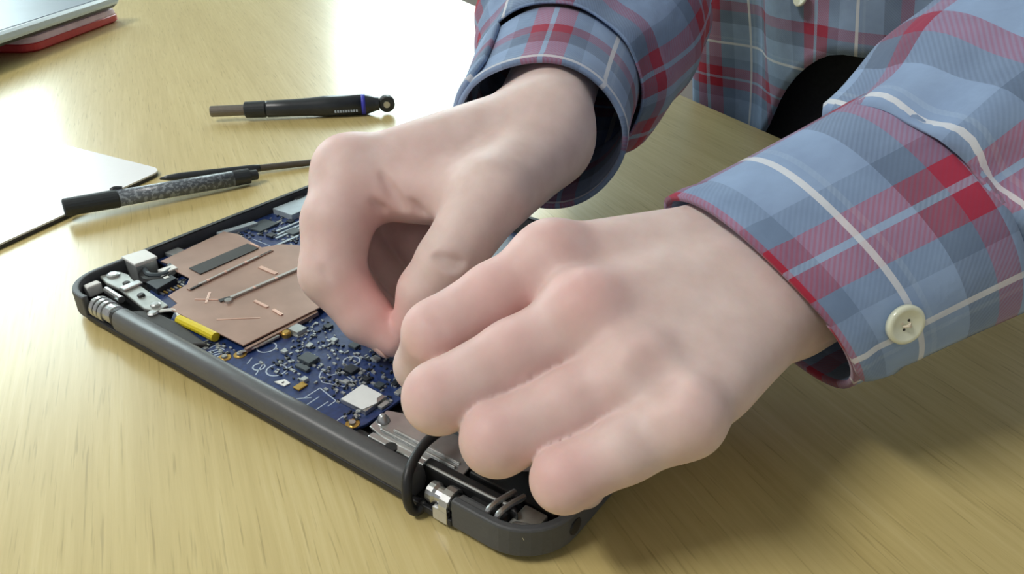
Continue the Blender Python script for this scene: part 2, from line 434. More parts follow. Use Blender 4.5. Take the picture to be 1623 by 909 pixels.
# second machine at the far left corner of the view
lc = V3(-655, 130, 0); le = unit(V3(-108, 168, 0)); ln = V3(-le[1], le[0], 0)
if ln[0] > 0: ln = -ln
def lp(u, v): p = lc+le*u+ln*v; return (p[0], p[1])
l2 = root('closed_laptop', 'closed blue-grey laptop resting on the red case at the far left', 'laptop', (lc[0], lc[1], 0)); lo = (lc[0], lc[1], 0)
def lrr(d, R): return [lp(x, y) for x, y in rrect(-90+d, 229-d, d, 220-d, R, 6)]
b_ = MB(); rings = [[(x, y, z) for x, y in lrr(d, 12)] for z, d in ((18.4, 10), (19.5, 5), (23, 1.5))]; b_.loft(rings); b_.build('lower_case', M['panel_edge'], l2, lo)
b_ = MB(); rings = [[(x, y, z) for x, y in lrr(d, 12)] for z, d in ((23.2, 1.2), (26, 0), (30.5, .6), (33, 3))]; b_.loft(rings); b_.build('lid', M['lid_edge'], l2, lo)
b_ = MB(); b_.prism(lrr(6, 10), 33.0, 33.6); b_.build('lid_skin', M['lid'], l2, lo)
for u, v in ((-62, 16), (-56, 28), (-66, 36), (-20, 30)):
    p = lp(u, v); MB().lathe((p[0], p[1], 33.5), (0, 0, 1), [(0, 3.2), (.5, 2.6)], 10).build('screw_hole', M['rubber'], l2, lo)

rc = lp(80, 90)
rr_ = root('red_case', 'flat red case with pink-white upper band lying under the grey laptop', 'case', (rc[0], rc[1], 0)); rro = (rc[0], rc[1], 0)
def redring(d, z): return [(*lp(x, y), z) for x, y in rrect(44+d, 238-d, 10+d, 170-d, 16, 6)]
MB().loft([redring(3, .2), redring(0, 2.5), redring(0, 8.5), redring(.8, 9.4)]).build('red_shell', M['red'], rr_, rro)
MB().loft([redring(1.2, 9.4), redring(.8, 11), redring(2, 15.5), redring(6, 18)]).build('printed_cover', M['pinkwhite'], rr_, rro)
for a, b in ((196, 12.9), (214, 12.9)):
    p = lp(a, b); MB().lathe((p[0], p[1], 12.6), (-ln[0], -ln[1], 0), [(0, 1.8), (.5, 1.6)], 10).build('dark_spot', M['rubber'], rr_, rro)

# ------------------------------------------------------------------ opened laptop
lap = root('laptop_base', 'opened charcoal laptop base with blue circuit board and copper plate under the hands', 'laptop', (0, 0, 0))
HX, HY, CR = 135.0, 95.5, 19.0
def outline(d, n=9): return rrect(-HX+d, HX-d, -HY+d, HY-d, CR-min(d, CR-2), n)
pn = MB(); pn.loft([[(x, y, z) for x, y in outline(d)] for z, d in ((0.3, 7), (1.0, 3.2), (2.6, 0.9), (3.4, 0.6))])
pan_o = pn.build('bottom_pan', M['case'], lap)
MB().prism(outline(3.5), 3.4, 4.0).build('floor_liner', M['case_in'], lap)
# side wall: runs round the base, cut down along the hinge edge between the two corner pieces
def wall(pts_out, pts_in, z0, z1, name, m, bev=.8):
    mb = MB(); n = len(pts_out)
    v = [(x, y, z0) for x, y in pts_out]+[(x, y, z0) for x, y in pts_in]+[(x, y, z1) for x, y in pts_out]+[(x, y, z1) for x, y in pts_in]
    f = []
    for i in range(n-1):
        f += [(i, i+1, 2*n+i+1, 2*n+i), (n+i+1, n+i, 3*n+i, 3*n+i+1), (2*n+i, 2*n+i+1, 3*n+i+1, 3*n+i), (i+1, i, n+i, n+i+1)]
    f += [(0, 2*n, 3*n, n), (n-1, 2*n-1, 4*n-1, 3*n-1)]
    mb.add(v, f); return mb.build(name, m, lap, bevel=bev)
oo, oi = outline(0, 9), outline(3.0, 9)
k = 10
# outline order: corner (+,+), (-,+), (-,-), (+,-)
lo_, li_ = oo[k:2*k]+oo[2*k:3*k], oi[k:2*k]+oi[2*k:3*k]
wall([(20, HY)]+lo_+[(-112, -HY)], [(20, HY-3)]+li_+[(-112, -HY+3)], 3.0, 14.0, 'side_wall', M['case'])
wall([(101, -HY)]+oo[3*k:4*k]+oo[0:k]+[(20, HY)], [(101, -HY+3)]+oi[3*k:4*k]+oi[0:k]+[(20, HY-3)], 3.0, 14.0, 'side_wall', M['case'])
wall([(-112, -HY), (101, -HY)], [(-112, -HY+2), (101, -HY+2)], 2.6, 5.2, 'sill', M['case_in'], .4)
# black seal running on top of the rim
wall([(-HX+20, HY-1.2), (HX-20, HY-1.2)], [(-HX+20, HY-3.6), (HX-20, HY-3.6)], 13.9, 14.6, 'rim_seal', M['rubber'], 0)
ls1, ls2 = [(-HX+1.2, HY-20), (-HX+1.2, -62)], [(-HX+3.6, HY-20), (-HX+3.6, -62)]
wall(ls1, ls2, 13.9, 14.6, 'rim_seal', M['rubber'], 0)
MB().lathe((HX-.6, -77, 8.4), (1, 0, 0), [(0, 3.0), (.9, 2.8)], 16).build('lock_hole', M['case_in'], lap)
for x in (-118, 8, 100):
    MB().lathe((x, HY-3.4, 14.4), (0, 0, 1), [(0, 1.5), (.5, 1.1)], 10).build('screw', M['steel'], lap)

# rounded hinge cover bar along the front
def bar(x0, x1, name, m, y=-HY+4.3, zc=8.6, ry=4.4, rz=5.4, n=18):
    rings = []
    for x, s in ((x0, .90), (x0+.8, 1), (x1-.8, 1), (x1, .90)):
        rings.append([(x, y+s*ry*math.copysign(abs(math.cos(t))**.75, math.cos(t)), zc+s*rz*math.copysign(abs(math.sin(t))**.75, math.sin(t))) for t in np.linspace(0, 2*math.pi, n, endpoint=False)])
    return MB().loft(rings).build(name, m, lap, smooth=False, bevel=0)
bo = bar(-90, 83.5, 'hinge_cover', M['bar'])
bo.data.polygons.foreach_set('use_smooth', [len(p.vertices) == 4 for p in bo.data.polygons])
bar(-93.5, -90.2, 'hinge_gasket', M['rubber'], ry=3.6, rz=4.6)
# black channel behind the cover
MB().box(-93, 83, -HY+9, -HY+14, 4.0, 7.0).build('cable_channel', M['case_in'], lap)
MB().prism([(-92, -86.4), (-46, -86.4), (-40, -82), (-66, -79), (-84, -80)], 4.0, 10.2).build('channel_cover', M['tape'], lap, bevel=.8)

# left hinge
MB().lathe((-112, -90.5, 8.6), (1, 0, 0), [(0, 3.2), (5.5, 3.2)], 16).build('hinge_pin', M['zinc'], lap)
for x in (-109, -105.6, -102.2):
    MB().lathe((x, -90.5, 8.6), (1, 0, 0), [(0, 4.7), (.3, 5.0), (2.2, 5.0), (2.5, 4.7)], 18).build('hinge_ring', M['steel'], lap, smooth=False)
MB().lathe((-99.5, -90.5, 8.8), (1, 0, 0), [(0, 4.2), (2.6, 4.4), (5, 4.4), (6, 3.4)], 18).build('hinge_barrel', M['steel'], lap, smooth=False)
hb = MB(); hb.prism([(-131, -77), (-129, -69), (-121, -68), (-112, -70.5), (-80, -74), (-79, -80), (-86, -82), (-112, -78.5), (-122, -79)], 9.6, 11.4)
hp = hb.build('hinge_bracket', M['zinc'], lap, bevel=.5)
for x, y, r in ((-126, -73, 3.0), (-113, -74, 1.7), (-97, -76.5, 1.7), (-84, -77.6, 2.2)):
    MB().lathe((x, y, 11.3), (0, 0, 1), [(0, r), (.9, r), (1.3, r*.7)], 14).build('screw', M['steel'] if r > 2 else M['rubber'], hp)
MB().lathe((-118, -81.5, 10.0), (0.96, -.1, .05), [(0, 1.6), (16, 1.6)], 10).build('hinge_rod', M['steel'], hp)
MB().box(-128.5, -124, -87, -80, 6, 11.6).build('bracket_tab', M['white_pl'], hp, bevel=.8)
MB().box(-111, -106.5, -79, -69.5, 11.2, 12.6).build('bracket_clamp', M['steel'], hp, bevel=.5)
# power socket with white top
wsq = MB().prism([(-137+3.5, -63), (-131.5, -52.5), (-120, -53.5), (-121, -64)], 4.0, 14.0).build('power_socket', M['chip_can'], lap, bevel=.5)
MB().prism([(-134, -63.4), (-132, -52), (-119.6, -53), (-120.6, -64.4)], 14.0, 15.4).build('socket_cap', M['white_pl'], wsq, bevel=.4)
MB().tube([(-120, -62, 9), (-112, -65, 9.5), (-106, -60, 9.5), (-108, -53, 9.5), (-116, -50, 9.2)], 2.2, 8).build('power_cable', M['rubber'], lap)
MB().tube([(-121, -60, 11), (-113, -62.5, 11.4), (-108, -58.5, 11.4), (-110, -53, 11)], 1.3, 8).build('power_cable', M['chip'], lap)

# circuit board
PT = 8.0
pcbp = [(-131, 84), (-131, -48), (-112, -50), (-103, -72), (-78, -73), (-68, -84), (-30, -86), (-24, -84.5), (-2, -84.5), (28, -85), (43, -85), (46.5, -83), (48, -79), (48, -62), (50, 30), (30, 60), (30, 84)]
pcb = MB().prism(pcbp, 6.6, PT).build('circuit_board', M['pcb'], lap, bevel=.3)
def on(name, m, poly, h, z=PT, bev=.25):
    return MB().prism(poly, z, z+h).build(name, M[m], pcb, bevel=bev)
def rect(cx, cy, w, d): return [(cx-w/2, cy-d/2), (cx+w/2, cy-d/2), (cx+w/2, cy+d/2), (cx-w/2, cy+d/2)]
# copper heat plate with its cut-outs and raised ribs (a lower, larger sheet and an upper tab)
cop = [(-122, -51), (-126, -11), (-117, -8.5), (-104, -10.5), (-94, -11.5), (-89, -3), (-77, 3), (-60, 8), (-24, 8), (-24, -38), (-26, -75), (-77, -75.5), (-78.5, -70.5), (-88, -69), (-90.5, -57.5), (-95, -53), (-109, -52.5), (-114, -50)]
cp = MB().prism(cop, 10.4, 11.2).build('copper_plate', M['copper'], lap, bevel=.25)
MB().prism([(-103.2, -47.5), (-102.8, -13.5), (-93.6, -13.8), (-93.4, -48)], 11.2, 11.7).build('gap_pad', M['tape'], cp, bevel=.1)
def rib(x0, y0, x1, y1, w, h, m, name='rib', z=11.2):
    a, b = V3(x0, y0, 0), V3(x1, y1, 0); d = unit(b-a); s_ = V3(-d[1], d[0], 0)
    c = [a+s_*w/2, a-s_*w/2, b-s_*w/2, b+s_*w/2]
    return MB().prism([(p[0], p[1]) for p in c], z, z+h).build(name, M[m], cp, bevel=min(.2, h*.4))
rib(-85, -60.5, -86.5, -11, 2.3, .55, 'copper', 'fold'); rib(-84.6, -55, -85.8, -20, 1.2, 1.0, 'slot', 'spring_strip')
rib(-84.2, -60, -84.4, -54, 1.4, .6, 'tape', 'slot'); rib(-85.9, -19, -86.2, -11.5, 1.2, .6, 'tape', 'slot')
rib(-62.2, -54, -59.4, -14, 1.9, 1.1, 'slot', 'spring_strip'); rib(-64.5, -58.5, -62.8, -53.5, 2.8, .5, 'tape', 'slot'); rib(-60.6, -20, -60.0, -13.5, 2.2, .55, 'tape', 'slot')
MB().lathe((-60.8, -56.4, 11.2), (0, 0, 1), [(0, 1.9), (1.2, 1.7)], 10).build('rivet', M['steel'], cp)
for a in ((-77, -26.3, -64.5, -26.3, 2.2), (-52, -49, -42.5, -49.3, 1.5), (-39, -49.3, -32, -50, 1.5), (-102.6, -12.2, -95, -12.4, 1.0)): rib(*a, .45, 'copper_hi', 'raised_dash')
for q in ((-84.5, -50), (-85, -40), (-85.4, -28), (-61, -42), (-60.2, -30)):
    MB().lathe((q[0], q[1], 11.9), (0, 0, 1), [(0, 1.0), (.5, .7)], 8).build('weld_spot', M['copper_hi'], cp)
rib(-52, -69, -38, -57, .6, .2, 'copper_hi', 'embossed_line'); rib(-75, -56, -68, -63, 1.0, .3, 'copper_hi', 'embossed_line'); rib(-75, -64, -66, -58, .8, .3, 'copper_hi', 'embossed_line')
# plate flange along its near-right edge and the dark gap underneath
MB().prism([(-25.2, -75.4), (-23.6, -75.4), (-22.6, -38), (-24.2, -38)], 8.6, 10.4).build('plate_flange', M['copper'], cp)
MB().lathe((-21.5, -57, PT), (0, 0, 1), [(0, 2.0), (1.8, 2.0), (2.4, 1.4)], 12).build('plate_clip', M['gold'], cp)
MB().tube([(-26, -78, 9), (-23.4, -70, 9.2), (-22.4, -60, 9.2)], .7, 6).build('spring_wire', M['steel'], cp)
# yellow sleeve under the copper edge and the clear wire beside it
MB().tube([(-67, -77.6, 10.2), (-55, -77.3, 10.4), (-42, -77.0, 10.2)], 2.1, 10, 2).build('yellow_sleeve', M['yellow'], pcb)
MB().tube([(-67, -77, 10), (-74, -74.5, 10.5), (-78, -77, 10.6), (-81, -81, 10.2)], .8, 6).build('antenna_wire', M['white_pl'], pcb)
MB().lathe((-80.5, -81.5, 8.5), (0, 0, 1), [(0, 2.4), (2.2, 2.4), (2.8, 1.6)], 12).build('screw', M['steel'], pcb)
# connectors and chips
con = on('edge_connector', 'silver_foil', [(-129, 24), (-127.5, 76), (-113, 76), (-113, 24)], 3.6)
for y in (40, 56): MB().box(-130.5, -127.4, y, y+6, PT+2.2, PT+3.9).build('contact_slot', M['rubber'], con)
on('metal_strip', 'silver_foil', [(-130, -13), (-126, 8), (-122, 8), (-126, -13)], 2.4)
on('chip', 'chip', [(-125, 2), (-126, 15), (-115, 16.5), (-114, 3)], 1.2)
on('chip', 'chip_can', [(-131, -43), (-131, -35.5), (-124.5, -35), (-124, -42.5)], 2.2)
bc = on('wire_connector', 'chip_dark', [(-108, -67.5), (-107, -56), (-100, -56.6), (-97.5, -68.5)], 3.2)
for i in range(7):
    t = i/6; MB().box(-97.6+.4*t, -94.6+.4*t, -67.6+11*t*.95, -66.8+11*t*.95, PT+.2, PT+1.0).build('pin', M['gold'] if i % 2 else M['steel'], bc)
on('white_clip', 'white_pl', [(-113, -58), (-112, -50.5), (-107, -51), (-107.5, -57)], 4.2)
on('white_clip', 'white_pl', [(-108, -60), (-107.5, -57.5), (-103, -58), (-103.5, -60.5)], 3.4)
on('white_clip', 'white_pl', [(-118.5, -46), (-118, -40), (-116, -40), (-116.4, -46)], 3.0)
on('copper_standoff', 'copper_hi', [(-112, -55), (-111.6, -50), (-108, -50.4), (-108.4, -55)], 1.2)
on('metal_can', 'chip_can', rect(-19.8, -52.2, 6.2, 5.2), 2.4)
MB().prism(rect(-19.8, -52.2, 7.6, 6.6), PT, PT+.6).build('can_base', M['steel'], pcb, bevel=.1)
on('chip', 'chip', rect(0.6, -64.2, 7.2, 5.6), 2.0); on('chip', 'chip', rect(3.0, -69.4, 7.0, 2.4), 1.4)
on('chip', 'chip_dark', rect(19.6, -59.0, 5.0, 4.6), 1.5)
wl_ = on('labelled_module', 'steel', [(31.5, -76), (31.5, -64.4), (44, -64.8), (44.5, -75.8)], 2.0)
MB().prism([(32, -76), (31.8, -64.8), (42.4, -65.0), (42.6, -68), (44.6, -70), (43, -75.8)], PT+2.0, PT+2.3).build('white_sticker', M['label'], wl_)
on('white_pad', 'white_pl', [(1, -82), (6.5, -81.6), (6.8, -78.8), (3, -78.4)], .5, bev=.1)
for x, y in ((-29, -82.6), (-25.6, -77.6), (44.0, -82.0)):
    g = MB().lathe((x, y, PT), (0, 0, 1), [(0, 2.7), (.3, 2.6), (.31, 1.3)], 16).build('screw_pad', M['gold'], pcb)
    MB().lathe((x, y, PT+.3), (0, 0, 1), [(0, 1.4), (.8, 1.2)], 10).build('screw', M['steel'], pcb)
on('gold_contact', 'gold', rect(11.6, -78, 3.4, 4.6), .8)
on('coil', 'chip_can', rect(9.8, -74.5, 2.6, 2.6), 1.5)
for x, y, w, d in ((-12, -66, 2.8, 2.0), (-7, -57, 2.6, 2.6), (24, -66, 2.6, 2.2), (29, -60, 3.0, 2.4), (36, -60, 3.4, 3.0), (40, -55, 2.6, 4.0), (-2, -48, 3.0, 2.4), (8, -46, 4.2, 3.4), (22, -48, 3.6, 2.8), (-12, -42, 3.2, 3.2), (0, -34, 5.0, 5.0), (16, -34, 3.6, 3.0), (34, -42, 6, 6), (46, -68, 2.2, 4.4), (45.2, -58, 2.6, 5), (-106, 4, 5, 4), (-100, 14, 7, 7), (-112, 22, 4, 3), (-88, 20, 6, 5)):
    on('chip', random.Random(int(x*7+y*3)).choice(['chip', 'chip_dark', 'chip_can']), rect(x, y, w, d), 1.3)
for q in ((-104, 3, -104, 24), (-101, 3, -101, 22), (-108, 9, -108, 30), (-96, -2, -92, 12)):
    on('metal_strip', 'silver_foil', rect((q[0]+q[2])/2, (q[1]+q[3])/2, 1.6, q[3]-q[1]), .9, bev=.1)
# the hundreds of tiny surface-mount parts, too small to pick apart
rng = random.Random(11); sm_a, sm_b = MB(), MB()
def inside(x, y):
    c = False; n = len(pcbp)
    for i in range(n):
        x1, y1 = pcbp[i]; x2, y2 = pcbp[(i+1) % n]
        if (y1 > y) != (y2 > y) and x < (x2-x1)*(y-y1)/(y2-y1)+x1: c = not c
    return c
clusters = [(-10, -60, 8), (0, -62, 9), (-15, -48, 7), (-5, -50, 8), (8, -52, 9), (20, -58, 8), (26, -62, 6), (30, -68, 5), (38, -56, 7), (14, -66, 6), (2, -74, 6), (40, -78, 4), (12, -44, 8), (26, -48, 8), (-20, -44, 6), (24, -70, 5), (-8, -70, 5), (30, -52, 8),
            (-128, -24, 4), (-120, -4, 5), (-110, 4, 6), (-104, 12, 7), (-92, 6, 6), (-118, 18, 6), (-118, -58, 4), (-100, -54, 3), (-34, -82, 5), (-44, -82, 5), (-96, 30, 9), (-80, 20, 9), (45, -66, 3)]
for cx, cy, sgm in clusters:
    for _ in range(18):
        x, y = rng.gauss(cx, sgm*.6), rng.gauss(cy, sgm*.6)
        if not inside(x, y) or not inside(x+1.6, y+1.2) or not inside(x-1.6, y-1.2): continue
        w, d = rng.choice([(1.4, .7), (.7, 1.4), (1.0, .5), (.5, 1.0), (1.8, 1.0)])
        (sm_a if rng.random() < .6 else sm_b).obox((x, y, PT+.35), (w, d, .7))
tag(sm_a.build('solder_parts', M['chip_can'], pcb), kind='stuff'); tag(sm_b.build('tiny_parts', M['chip_dark'], pcb), kind='stuff')
# white printed outlines on the board
sk = MB()
def ln_(x0, y0, x1, y1, w=.45):
    a, b = V3(x0, y0, 0), V3(x1, y1, 0); d = unit(b-a); s_ = V3(-d[1], d[0], 0)*w/2; sk.prism([tuple((a+s_)[:2]), tuple((a-s_)[:2]), tuple((b-s_)[:2]), tuple((b+s_)[:2])], PT, PT+.07)
def ring_(cx, cy, r, w=.6):
    n = 28
    for i in range(n):
        t0, t1 = 2*math.pi*i/n, 2*math.pi*(i+1)/n
        sk.prism([(cx+r*math.cos(t0), cy+r*math.sin(t0)), (cx+r*math.cos(t1), cy+r*math.sin(t1)), (cx+(r-w)*math.cos(t1), cy+(r-w)*math.sin(t1)), (cx+(r-w)*math.cos(t0), cy+(r-w)*math.sin(t0))], PT, PT+.07)
for x, y, r in ((-21.5, -67.5, 4.2), (-5, -76, 4.2), (14.5, -54, 3.6), (-12.5, -78.6, 2.6)): ring_(x, y, r)
for p in ([(10, -66), (15, -66), (17, -62), (24, -63), (25, -68), (16, -71), (12, -69), (10, -66)], [(18, -82), (18, -74), (29, -76), (29, -80)], [(22, -84), (22, -78)], [(27, -84), (27, -78)], [(38, -84), (38, -77)], [(-18, -80), (-20, -76)], [(-9, -83), (-13, -76)], [(-40, -84), (-40, -79), (-34, -79)], [(-112, -4), (-96, -4), (-96, 20), (-112, 20)], [(-100, 24), (-84, 24), (-84, 10)], [(-92, 26), (-92, 14)], [(16, -84), (20, -80)]):
    for a, b in zip(p[:-1], p[1:]): ln_(*a, *b)
for i in range(5): ln_(-38+i*2, -84, -36.6+i*2, -80.5, .7)
tag(sk.build('board_printing', M['silk'], pcb), kind='stuff')

# right-hand side of the base: steel bracket, battery, black hinge pocket
br = MB().prism([(51, -80.5), (49.5, -70), (61, -66), (92, -66), (94, -82), (84, -82), (58, -82)], 8.4, 9.4).build('steel_bracket', M['steel'], lap, bevel=.4)
MB().box(54, 92, -84.5, -81.6, 5.2, 9.2).build('bracket_lip', M['steel'], br, bevel=.5)
for x0, x1, y in ((56, 90, -79.6), (60, 90, -77.2)): MB().box(x0, x1, y-.6, y+.6, 9.4, 10.3).build('pressed_rib', M['steel'], br, bevel=.4)
MB().lathe((53, -75.5, 9.4), (0, 0, 1), [(0, 2.6), (.6, 2.4), (2.6, 1.2), (3.0, .6)], 14).build('post', M['steel'], br, smooth=True)
MB().prism([(53, -64), (53, 84), (128, 84), (128, -64)], 5.0, 10.5).build('battery_pack', M['battery'], lap, bevel=1.2)
MB().box(94, 128, -78, -66, 4.0, 9.0).build('speaker_box', M['case_in'], lap, bevel=.8)
MB().lathe((67, -86.6, 6.0), (.1, 0, 1), [(0, 2.4), (1.0, 1.2), (5.4, 1.1), (5.6, 2.2), (6.6, 2.2)], 12).build('post', M['rubber'], lap)
hx = MB().prism([(82, -87.2), (82, -83), (116, -83), (121, -87.2)], 4.0, 13.2).build('hinge_pocket', M['case_in'], lap, bevel=.8)
MB().tube([(84, -86.6, 13.0), (112, -86.2, 13.2), (117, -84.4, 13.2), (118, -81, 12.6)], .55, 6).build('pocket_edge', M['zinc'], hx)
MB().lathe((88.6, -91.2, 8.6), (1, 0, 0), [(0, 2.2), (.8, 3.4), (3.2, 3.6), (4.2, 2.8), (14, 2.8)], 16).build('hinge_pin', M['steel'], lap, smooth=False)
cl = MB(); cl.loft([[(x, -91.2+r*math.cos(t), 8.6+r*math.sin(t)) for t in np.linspace(-.3*math.pi, 1.2*math.pi, 12)]+[(x, -91.2+(r-.8)*math.cos(t), 8.6+(r-.8)*math.sin(t)) for t in np.linspace(1.2*math.pi, -.3*math.pi, 12)] for x, r in ((96, 4.6), (99.4, 4.6))])
clo = cl.build('hinge_clamp', M['steel'], lap)
MB().prism([(93.4, -HY-.2), (99.4, -HY-.2), (99.4, -HY+1.6), (93.4, -HY+1.6)], 2.6, 7.6).build('clamp_foot', M['steel'], clo, bevel=.3)
MB().box(103, 118, -HY+3, -84.5, 6, 11).build('corner_block', M['case_in'], lap, bevel=1)
MB().lathe((101, -90.5, 9), (1, 0, 0), [(0, 2.8), (11, 2.8)], 14).build('hinge_pin', M['bar'], lap)
for x in (112.4, 116.0):
    MB().tube([(x, -92, 9), (x, -91, 13.2), (x+1, -86, 14.0), (x+2, -80, 13.2)], 1.0, 8).build('hinge_ring', M['steel'], lap)
MB().prism([(118.5, -91), (118.5, -80), (127, -80), (127, -88), (124, -91)], 8, 10.5).build('hinge_plate', M['zinc'], lap, bevel=.6)
MB().lathe((121.4, -90, 9.4), (.5, 0, .2), [(0, 2.6), (5.0, 2.6), (5.6, 2.0)], 14).build('hinge_nut', M['steel'], lap)
# black cable looping over the hinge edge
cb = tag(MB().tube([(86, -64, 17), (82, -73, 18.5), (80.5, -81, 18.4), (81.6, -89, 17.4), (83.6, -95.4, 15.0), (85.4, -98.2, 10.5), (86.0, -98.2, 5.5), (87.4, -96.6, 2.6), (88.6, -93, 4.6)], 1.7, 10).build('cable', M['rubber'], None, (86, -98, 3), smooth=True), 'black rubber cable looped over the hinge edge by the fingers', 'cable')

# ------------------------------------------------------------------ person: implicit-surface body
def sd_cone(P, a, b, r1, r2):
    """distance to a round cone (capsule with two radii)"""
    a = np.asarray(a, np.float32); b = np.asarray(b, np.float32)
    ba = b-a; l2 = float(ba@ba); rr = r1-r2; a2 = l2-rr*rr; il2 = 1.0/l2
    pa = P-a; y = pa@ba; z = y-l2
    q = pa*l2-y[..., None]*ba
    x2 = np.einsum('...i,...i->...', q, q)
    y2 = y*y*l2; z2 = z*z*l2
    k = np.sign(rr)*rr*rr*x2
    d = (np.sqrt(x2*a2*il2)+y*rr)*il2-r1
    m1 = np.sign(z)*a2*z2 > k; m2 = np.sign(y)*a2*y2 < k
    d = np.where(m1, np.sqrt(x2+z2)*il2-r2, np.where(m2, np.sqrt(x2+y2)*il2-r1, d))
    return d.astype(np.float32)
def smin(a, b, k):
    h = np.maximum(k-np.abs(a-b), 0)/k
    return np.minimum(a, b)-h*h*k*.25
def smax(a, b, k): return -smin(-a, -b, k)

def surface_nets(F, origin, h):
    nx, ny, nz = F.shape
    S = F < 0
    cs = (nx-1, ny-1, nz-1)
    acc = np.zeros(cs+(3,), np.float32); cnt = np.zeros(cs, np.int32)
    def sub(A, o): return A[o[0]:o[0]+cs[0], o[1]:o[1]+cs[1], o[2]:o[2]+cs[2]]
    for ax in range(3):
        o1, o2 = [(1, 2), (0, 2), (0, 1)][ax]
        for i in (0, 1):
            for j in (0, 1):
                a = [0, 0, 0]; a[o1] = i; a[o2] = j; b = list(a); b[ax] = 1
                fa, fb = sub(F, a), sub(F, b)
                mk = sub(S, a) != sub(S, b)
                t = fa[mk]/(fa[mk]-fb[mk])
                p = np.zeros((len(t), 3), np.float32); p[:, ax] = t; p[:, o1] = i; p[:, o2] = j
                acc[mk] += p; cnt[mk] += 1
    act = cnt > 0
    idx = -np.ones(cs, np.int64); idx[act] = np.arange(act.sum())
    cells = np.argwhere(act)
    V = (cells+acc[act]/cnt[act][:, None])*h+np.asarray(origin)
    quads = []
    for ax in range(3):
        o1, o2 = [(1, 2), (2, 0), (0, 1)][ax]
        sl = [slice(1, -1)]*3; sl[ax] = slice(0, -1)
        A = S[tuple(sl)]
        s2 = [slice(1, -1)]*3; s2[ax] = slice(1, None)
        B = S[tuple(s2)]
        e = np.argwhere(A != B); fl = A[A != B]
        e = e+1; e[:, ax] -= 1
        def c(d1, d2):
            q = e.copy(); q[:, o1] -= d1; q[:, o2] -= d2; return idx[q[:, 0], q[:, 1], q[:, 2]]
        Q = np.stack([c(0, 0), c(1, 0), c(1, 1), c(0, 1)], 1)
        Q = np.where(fl[:, None], Q, Q[:, ::-1])
        quads.append(Q)
    Q = np.concatenate(quads); Q = Q[(Q >= 0).all(1)]
    return V, Q

def relax(V, Q, it=2, lam=.5):
    for _ in range(it):
        s = np.zeros_like(V); n = np.zeros(len(V))
        for i in range(4):
            for j in (1, 3):
                np.add.at(s, Q[:, i], V[Q[:, (i+j) % 4]]); np.add.at(n, Q[:, i], 1)
        V = V+lam*(s/np.maximum(n, 1)[:, None]-V)
    return V

def hand_field(P, spec):
    """palm cones blended wide; each finger a chain of cones, webs kept tight; then bumps and creases"""
    palm = None
    for a, b, r1, r2 in spec['palm']:
        d = sd_cone(P, a, b, r1, r2); palm = d if palm is None else smin(palm, d, spec.get('kpalm', 11))
    fing = None
    for ch in spec['fingers']:
        f = None
        for (a, r1), (b, r2) in zip(ch['j'][:-1], ch['j'][1:]):
            d = sd_cone(P, a, b, r1, r2); f = d if f is None else smin(f, d, 3.0)
        fing = f if fing is None else smin(fing, f, spec.get('kf', 1.6))
    F = smin(palm, fing, spec.get('kweb', 7))
    for c, r, k in spec.get('bumps', ()): F = smin(F, np.linalg.norm(P-np.asarray(c, np.float32), axis=-1)-r, k)
    for c, r, k in spec.get('dents', ()): F = smax(F, -(np.linalg.norm(P-np.asarray(c, np.float32), axis=-1)-r), k)
    if spec.get('snapped') is None: return F
    for a, b, r, k in spec['snapped']: F = smax(F, -sd_cone(P, a, b, r, r), k)
    return F

def snap_creases(spec):
    """lay each crease line on the skin: points along it are moved onto the zero surface"""
    out = []
    for a, b, r, k in spec.get('creases', ()):
        a, b = np.asarray(a, float), np.asarray(b, float)
        P = np.array([a+(b-a)*t for t in np.linspace(0, 1, 7)], np.float32)
        for _ in range(6):
            f = hand_field(P, spec); g = np.stack([hand_field(P+np.eye(3, dtype=np.float32)[i]*.4, spec)-f for i in range(3)], -1)/.4
            P = P-(f/np.maximum((g*g).sum(-1), .2))[:, None]*g
        w = np.sin(np.linspace(.35, math.pi-.35, 6))
        out += [(P[i], P[i+1], r*w[i], k) for i in range(6)]
    spec['snapped'] = out

def make_hand(spec, h=1.0):
    snap_creases(spec)
    pts = []
    for a, b, r1, r2 in spec['palm']:
        for p, r in ((a, r1), (b, r2)): pts += [np.asarray(p, float)-r, np.asarray(p, float)+r]
    for ch in spec['fingers']:
        for p, r in ch['j']: pts += [np.asarray(p, float)-r, np.asarray(p, float)+r]
    lo, hi = np.min(pts, 0)-4, np.max(pts, 0)+4
    n = np.ceil((hi-lo)/h).astype(int)+1
    F = np.empty(tuple(n), np.float32)
    ys = lo[1]+h*np.arange(n[1]); zs = lo[2]+h*np.arange(n[2])
    for i0 in range(0, n[0], 16):
        xs = lo[0]+h*np.arange(i0, min(i0+16, n[0]))
        P = np.stack(np.meshgrid(xs, ys, zs, indexing='ij'), -1).astype(np.float32)
        F[i0:i0+16] = hand_field(P, spec)
    V, Q = surface_nets(F, lo, h)
    V = relax(V, Q, 3, .5)
    fl = np.zeros(len(V))
    for c, s, w in spec['flush']: fl = np.maximum(fl, w*np.exp(-((V-np.asarray(c))**2).sum(1)/(2*s*s)))
    return V, Q, fl

